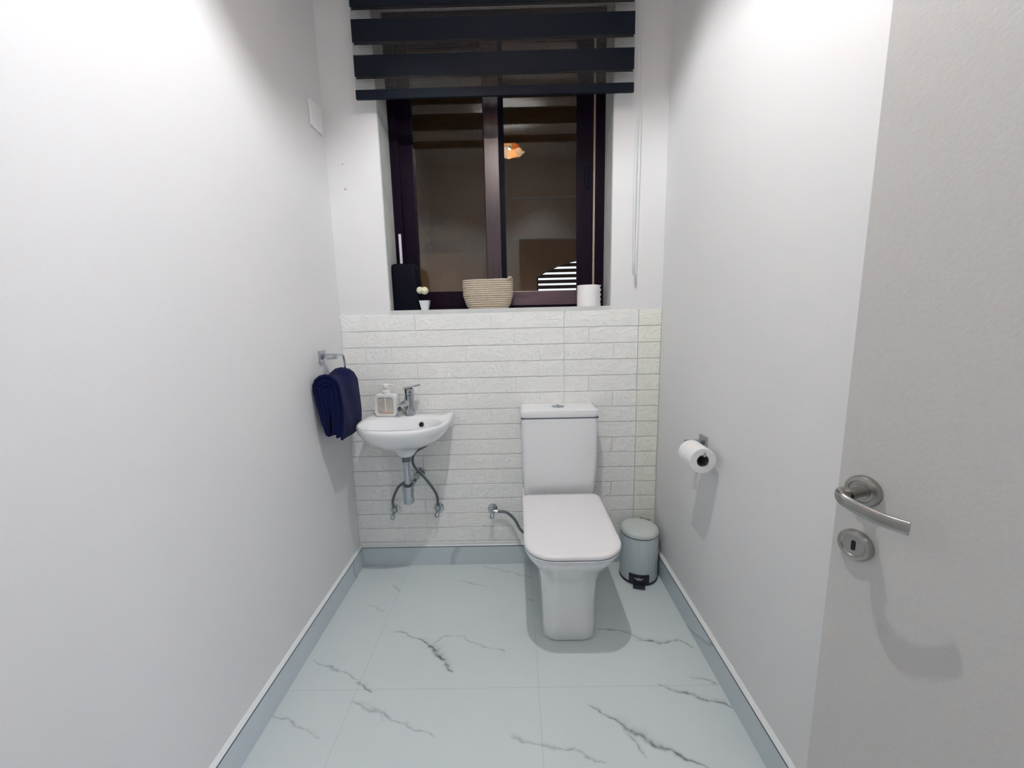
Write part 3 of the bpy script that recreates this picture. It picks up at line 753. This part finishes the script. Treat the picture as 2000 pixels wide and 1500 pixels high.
# pot with pompoms
pt = thing('small_pot', 'tiny white square pot with two cream ball flowers on the sill', 'pot', (-.432, .035, S))
px_, py_ = -.428, .04
bm = NB(); loft(bm, [rrect(px_ - .015, px_ + .015, py_ - .015, py_ + .015, .003, .003, S), rrect(px_ - .0235, px_ + .0235, py_ - .0235, py_ + .0235, .004, .004, S + .044), rrect(px_ - .021, px_ + .021, py_ - .021, py_ + .021, .004, .004, S + .044), rrect(px_ - .019, px_ + .019, py_ - .019, py_ + .019, .004, .004, S + .036)])
obj('pot', bm, M_potw, pt, angle=40)
obj('stem', TB([(px_, py_, S + .03), (px_ - .004, py_, S + .06), (px_ - .008, py_, S + .085)], .002, 8), M_black, pt)
for dx, dy, dz, r in ((-.021, .004, .093, .0165), (.003, -.006, .090, .018)):
    bm = NB(); bmesh.ops.create_icosphere(bm, subdivisions=3, radius=r, matrix=Matrix.Translation((px_ + dx, py_ + dy, S + dz)))
    obj('ball_flower', bm, M_pomp, pt)
# rope basket
rb = thing('rope_basket', 'beige coiled cotton rope basket in the middle of the sill', 'basket', (-.128, .07, S))
bm = NB(); cx_, cy_ = -.126, .078
NC = 14
def oval(z, t, extra=0):
    hw = .094 + .022 * min(1, t * 2.2) ** .7 + .002 * t; hd_ = .044 + .014 * min(1, t * 2.2) ** .7
    return [Vector((cx_ + (hw + extra) * math.copysign(abs(math.cos(a)) ** .8, math.cos(a)), cy_ + (hd_ + extra) * math.copysign(abs(math.sin(a)) ** .8, math.sin(a)), z + .003 * max(0, math.cos(a)) * t)) for a in [2 * PI * k / 56 for k in range(56)]]
for i in range(NC):
    t = i / (NC - 1); z = S + .005 + i * .0097; C_ = oval(z, t)
    ctr = Vector((cx_, cy_, z)); R_ = []
    for p in C_:
        out_ = Vector((p.x - cx_, (p.y - cy_) * 3, 0)).normalized()
        R_.append([bm.verts.new(p + out_ * .0052 * math.cos(b) + Vector((0, 0, .0051 * math.sin(b)))) for b in [2 * PI * j / 8 for j in range(8)]])
    for k in range(56):
        for j in range(8): bm.faces.new((R_[k][j], R_[(k + 1) % 56][j], R_[(k + 1) % 56][(j + 1) % 8], R_[k][(j + 1) % 8]))
obj('basket_wall', bm, M_rope, rb, angle=80)
bm = NB(); loft(bm, [oval(S + .004, 0, -.004), oval(S + .013, .07, -.001), oval(S + .07, .5, -.0015), oval(S + .13, 1, -.0015)], cap1=False); obj('basket_lining', bm, M_ropes, rb)
obj('handle_nub', TB(spline([(cx_ + .098, cy_ - .045, S + .132), (cx_ + .104, cy_ - .047, S + .142), (cx_ + .112, cy_ - .04, S + .143), (cx_ + .116, cy_ - .03, S + .134)], 10), .0045, 8), M_rope, rb)
# standing roll
sr = thing('toilet_roll', 'white toilet roll standing upright on the right end of the sill', 'toilet roll', (.36, .07, S), group='toilet rolls')
bm = NB(); n_ = 64; cx_, cy_ = .357, .075; rings = []
for z in [S, S + .002] + [S + .096 * k / 12 for k in range(1, 12)] + [S + .098, S + .1]:
    rings.append([Vector((cx_ + (.0525 - (.002 if z in (S, S + .1) else 0)) * math.cos(a), cy_ + .0525 * math.sin(a), z)) for a in [2 * PI * k / n_ for k in range(n_)]])
Rr = loft(bm, rings, cap0=False, cap1=False)
inn_ = [[bm.verts.new((cx_ + .021 * math.cos(2 * PI * k / n_), cy_ + .021 * math.sin(2 * PI * k / n_), z)) for k in range(n_)] for z in (S, S + .1)]
for k in range(n_):
    k2 = (k + 1) % n_
    bm.faces.new((Rr[-1][k], Rr[-1][k2], inn_[1][k2], inn_[1][k])); bm.faces.new((Rr[0][k], Rr[0][k2], inn_[0][k2], inn_[0][k])); bm.faces.new((inn_[0][k], inn_[0][k2], inn_[1][k2], inn_[1][k]))
obj('paper', bm, M_paper, sr)
obj('core', roll('core', (cx_, cy_, S + .001), (0, 0, 1), .0208, .0198, .097), M_tube, sr)
# loose torn sheet edge
bm = NB(); A_ = []
for i in range(15):
    z = S + .001 + .098 * i / 14; o_ = .004 * math.sin(i * 1.9) + .003 * math.sin(i * 4.1)
    A_.append([Vector((cx_ + .035, cy_ - .0405, z)), Vector((cx_ + .048, cy_ - .030, z)), Vector((cx_ + .056 + o_ * .6, cy_ - .021, z)), Vector((cx_ + .0565 + o_ * .6, cy_ - .0202, z)), Vector((cx_ + .0485, cy_ - .0292, z)), Vector((cx_ + .0355, cy_ - .0397, z))])
loft(bm, A_); obj('loose_sheet', bm, M_paper, sr)

# ------------------------------------------------------------------ door, opened inwards on the right
DA = math.radians(21)
DM = Matrix.Translation((.548, -1.268, 0)) @ Matrix.Rotation(DA - PI / 2, 4, 'Z')   # local x runs along the leaf from the free edge to the hinges, local -y is the face seen
door = struct('door_1', (lambda bm: (box(bm, 0, .70, 0, .04, .006, 2.03, bev=.001), bmesh.ops.transform(bm, matrix=DM, verts=bm.verts), bm)[-1])(NB()), M_doorp, label='pale grey laminate door opened inwards, at the right')
def dob(name, bm, m, par, **k):
    bmesh.ops.transform(bm, matrix=DM, verts=bm.verts); return obj(name, bm, m, par, **k)
hx, hz = .038, .962
dh = dob('door_handle', LT([(0, 0), (.0255, 0), (.0255, .006), (.0235, .0095), (.018, .0105), (.017, .009), (.0125, .009), (.012, .011), (0, .011)], (hx, 0, hz), (0, -1, 0), 44), M_nickel, door)
dh['label'] = 'brushed nickel lever handle on a round rose'
dob('neck', LT([(.0085, .009), (.0085, .040), (.010, .044)], (hx, 0, hz), (0, -1, 0), 24), M_nickel, dh)
bm = NB()
path = spline([(hx - .001, -.038, hz + .002), (hx - .006, -.050, hz + .001), (hx + .006, -.059, hz - .003), (hx + .028, -.058, hz - .009), (hx + .056, -.053, hz - .014), (hx + .082, -.047, hz - .015)], 30)
nseg = len(path); rings = []
for i, p in enumerate(path):
    t = (path[min(i + 1, nseg - 1)] - path[max(i - 1, 0)]).normalized(); up = Vector((0, 0, 1)); up = (up - t * up.dot(t)).normalized(); a = t.cross(up)
    f = i / (nseg - 1); hw = .0095 + .0010 * f; hd_ = .0085 - .0042 * min(1, f * 1.6)
    rings.append([p + up * hw * math.copysign(abs(math.sin(b)) ** .7, math.sin(b)) + a * hd_ * math.copysign(abs(math.cos(b)) ** .8, math.cos(b)) for b in [2 * PI * k / 20 for k in range(20)]])
loft(bm, rings); dob('lever', bm, M_nickel, dh, angle=50)
kz = hz - .095
kx = .0365
es = dob('keyhole_rose', LT([(0, 0), (.0255, 0), (.0255, .006), (.0235, .0095), (.018, .0105), (.0165, .009), (.011, .0088), (0, .0088)], (kx, 0, kz), (0, -1, 0), 44), M_nickel, door)
bm = NB(); pts = []
for cz_, a0 in ((.0055, 0), (-.0055, PI)):
    for k in range(9):
        a = a0 + PI * k / 8; pts.append((kx + .0033 * math.cos(a), cz_ + .0033 * math.sin(a)))
loft(bm, [[Vector((x, -.0080, kz + z)) for x, z in pts], [Vector((x, -.0092, kz + z)) for x, z in pts]]); dob('keyhole', bm, M_hole, es, smooth=False)

# ------------------------------------------------------------------ ceiling lamp above and behind the frame, mirrored in the window
lm = thing('pendant_lamp', 'pendant lamp with folded amber glass shade, mirrored in the window pane', 'lamp', (LAMP.x, LAMP.y, CEIL))
obj('ceiling_rose', LT([(0, 0), (.045, 0), (.04, -.02), (0, -.03)], (LAMP.x, LAMP.y, CEIL), n=28), M_white, lm)
obj('rod', TB([(LAMP.x, LAMP.y, CEIL - .02), (LAMP.x, LAMP.y, LAMP.z + .03)], .005, 10), M_nickel, lm)
M_am = m_shade('amber_glass', (.85, .42, .16), .5); M_mk = m_shade('milk_glass', (.80, .68, .50), .6)
def shade_panel(k0, m):
    bm = NB(); n = 6; a = []
    for q in (0, .5, 1):
        an = 2 * PI * (k0 + q) / n + .35
        r = .115 if q == .5 else .09
        zl = -.055 if q != .5 else -.035
        a.append((Vector((math.cos(an) * .035, math.sin(an) * .035, .028)), Vector((math.cos(an) * r, math.sin(an) * r, zl))))
    top = [bm.verts.new(LAMP + t) for t, _ in a]; bot = [bm.verts.new(LAMP + b) for _, b in a]
    for i in range(2): bm.faces.new((top[i], top[i + 1], bot[i + 1], bot[i]))
    o = obj('shade_panel', bm, m, lm, smooth=False); sm = o.modifiers.new('thick', 'SOLIDIFY'); sm.thickness = .002
for k in range(6): shade_panel(k, M_mk if k % 2 else M_am)
bm = NB(); bmesh.ops.create_uvsphere(bm, u_segments=20, v_segments=12, radius=.014, matrix=Matrix.Translation(LAMP + Vector((0, 0, .024))))
obj('bulb', bm, mat('bulb_glow', (1, .85, .6), emis=18), lm)

# ------------------------------------------------------------------ outside the window: enclosed light shaft with added louvres for the slits mirrored in the pane
OY = 1.15
LX0, LX1, LZ0, LZ1 = .17, .62, 1.33, 1.69
bm = NB()
box(bm, -1.6, LX0, OY, OY + .1, .2, 3.8); box(bm, LX1, 1.9, OY, OY + .1, .2, 3.8)
box(bm, LX0, LX1, OY, OY + .1, .2, LZ0); box(bm, LX0, LX1, OY, OY + .1, LZ1, 3.8)
struct('wall_outside', bm, M_ext)
bm = NB(); box(bm, -1.7, -1.6, .2, OY + .1, .2, 3.8); box(bm, 1.9, 2.0, .2, OY + .1, .2, 3.8)
box(bm, -1.7, 2.0, .2, OY + .1, .15, .2); box(bm, -1.7, 2.0, .2, OY + .1, 3.8, 3.85)
box(bm, -1.7, -.95, .19, .25, .2, 3.8); box(bm, .82, 2.0, .19, .25, .2, 3.8); box(bm, -.95, .82, .2, .25, 2.86, 3.8)
struct('wall_shaft', bm, M_ext)
bm = NB(); box(bm, .0, 1.2, OY - .012, OY, 2.095, 2.108); box(bm, .0, 1.2, OY - .012, OY, 1.815, 1.828)  # pale strips added to imitate the doorway's reflection in the pane
struct('trim_20', bm, M_extr, label='two thin pale strips standing in for doorway edges mirrored in the pane')
m_ = 16; fr = [(LX0 + .36 * k / m_, LZ1 - .14 + .115 * math.sin(PI / 2 * k / m_)) for k in range(m_ + 1)]
bm = NB(); loft(bm, [[Vector((x, yy, z)) for x, z in fr] + [Vector((LX0 + .36, yy, LZ1)), Vector((LX0, yy, LZ1))] for yy in (OY + .001, OY + .052)])
struct('trim_21', bm, M_ext, label='arched head of the added louvred opening')
lvw = thing('slit_reflection_louvres', 'added dark louvres whose bright gaps stand in for slits mirrored in the right pane', 'shutter', (LX0, OY, LZ0))
bm = NB(); box(bm, LX0, LX0 + .012, OY + .02, OY + .05, LZ0, LZ1); box(bm, LX1 - .012, LX1, OY + .02, OY + .05, LZ0, LZ1); box(bm, LX0 + .31, LX0 + .33, OY + .02, OY + .05, LZ0, LZ1)
box(bm, LX0, LX1, OY + .02, OY + .05, LZ0, LZ0 + .02)
obj('slit_frame', bm, M_frame, lvw, smooth=False)
for k in range(9):
    z = LZ0 + .03 + k * .0395
    bm = NB(); box(bm, LX0 + .012, LX1 - .012, -.016, .016, -.003, .003)
    bmesh.ops.transform(bm, matrix=Matrix.Translation((0, OY + .035, z)) @ Matrix.Rotation(.85, 4, 'X'), verts=bm.verts)
    obj('slat', bm, M_frame, lvw, smooth=False)

# ------------------------------------------------------------------ hall behind the camera (seen only in reflections)
M_hall = mat('hall_cream_paint', (.42, .34, .28), .8)
bm = NB(); box(bm, -1.3, -1.2, -4.3, -2.14, -.05, 2.86); box(bm, 2.2, 2.3, -4.3, -2.14, -.05, 2.86); box(bm, -1.3, 2.3, -4.4, -4.3, -.05, 2.86)
box(bm, -1.3, XL, -2.16, -2.14, -.05, 2.86); box(bm, .90, 2.3, -2.16, -2.14, -.05, 2.86)
struct('wall_hall', bm, M_hall)
struct('ceiling_hall', BX(-1.3, 2.3, -4.4, -2.14, 2.80, 2.86), M_ceil)
struct('floor_hall', BX(-1.3, 2.3, -4.4, -2.14, -.06, -.001), M_skirt)
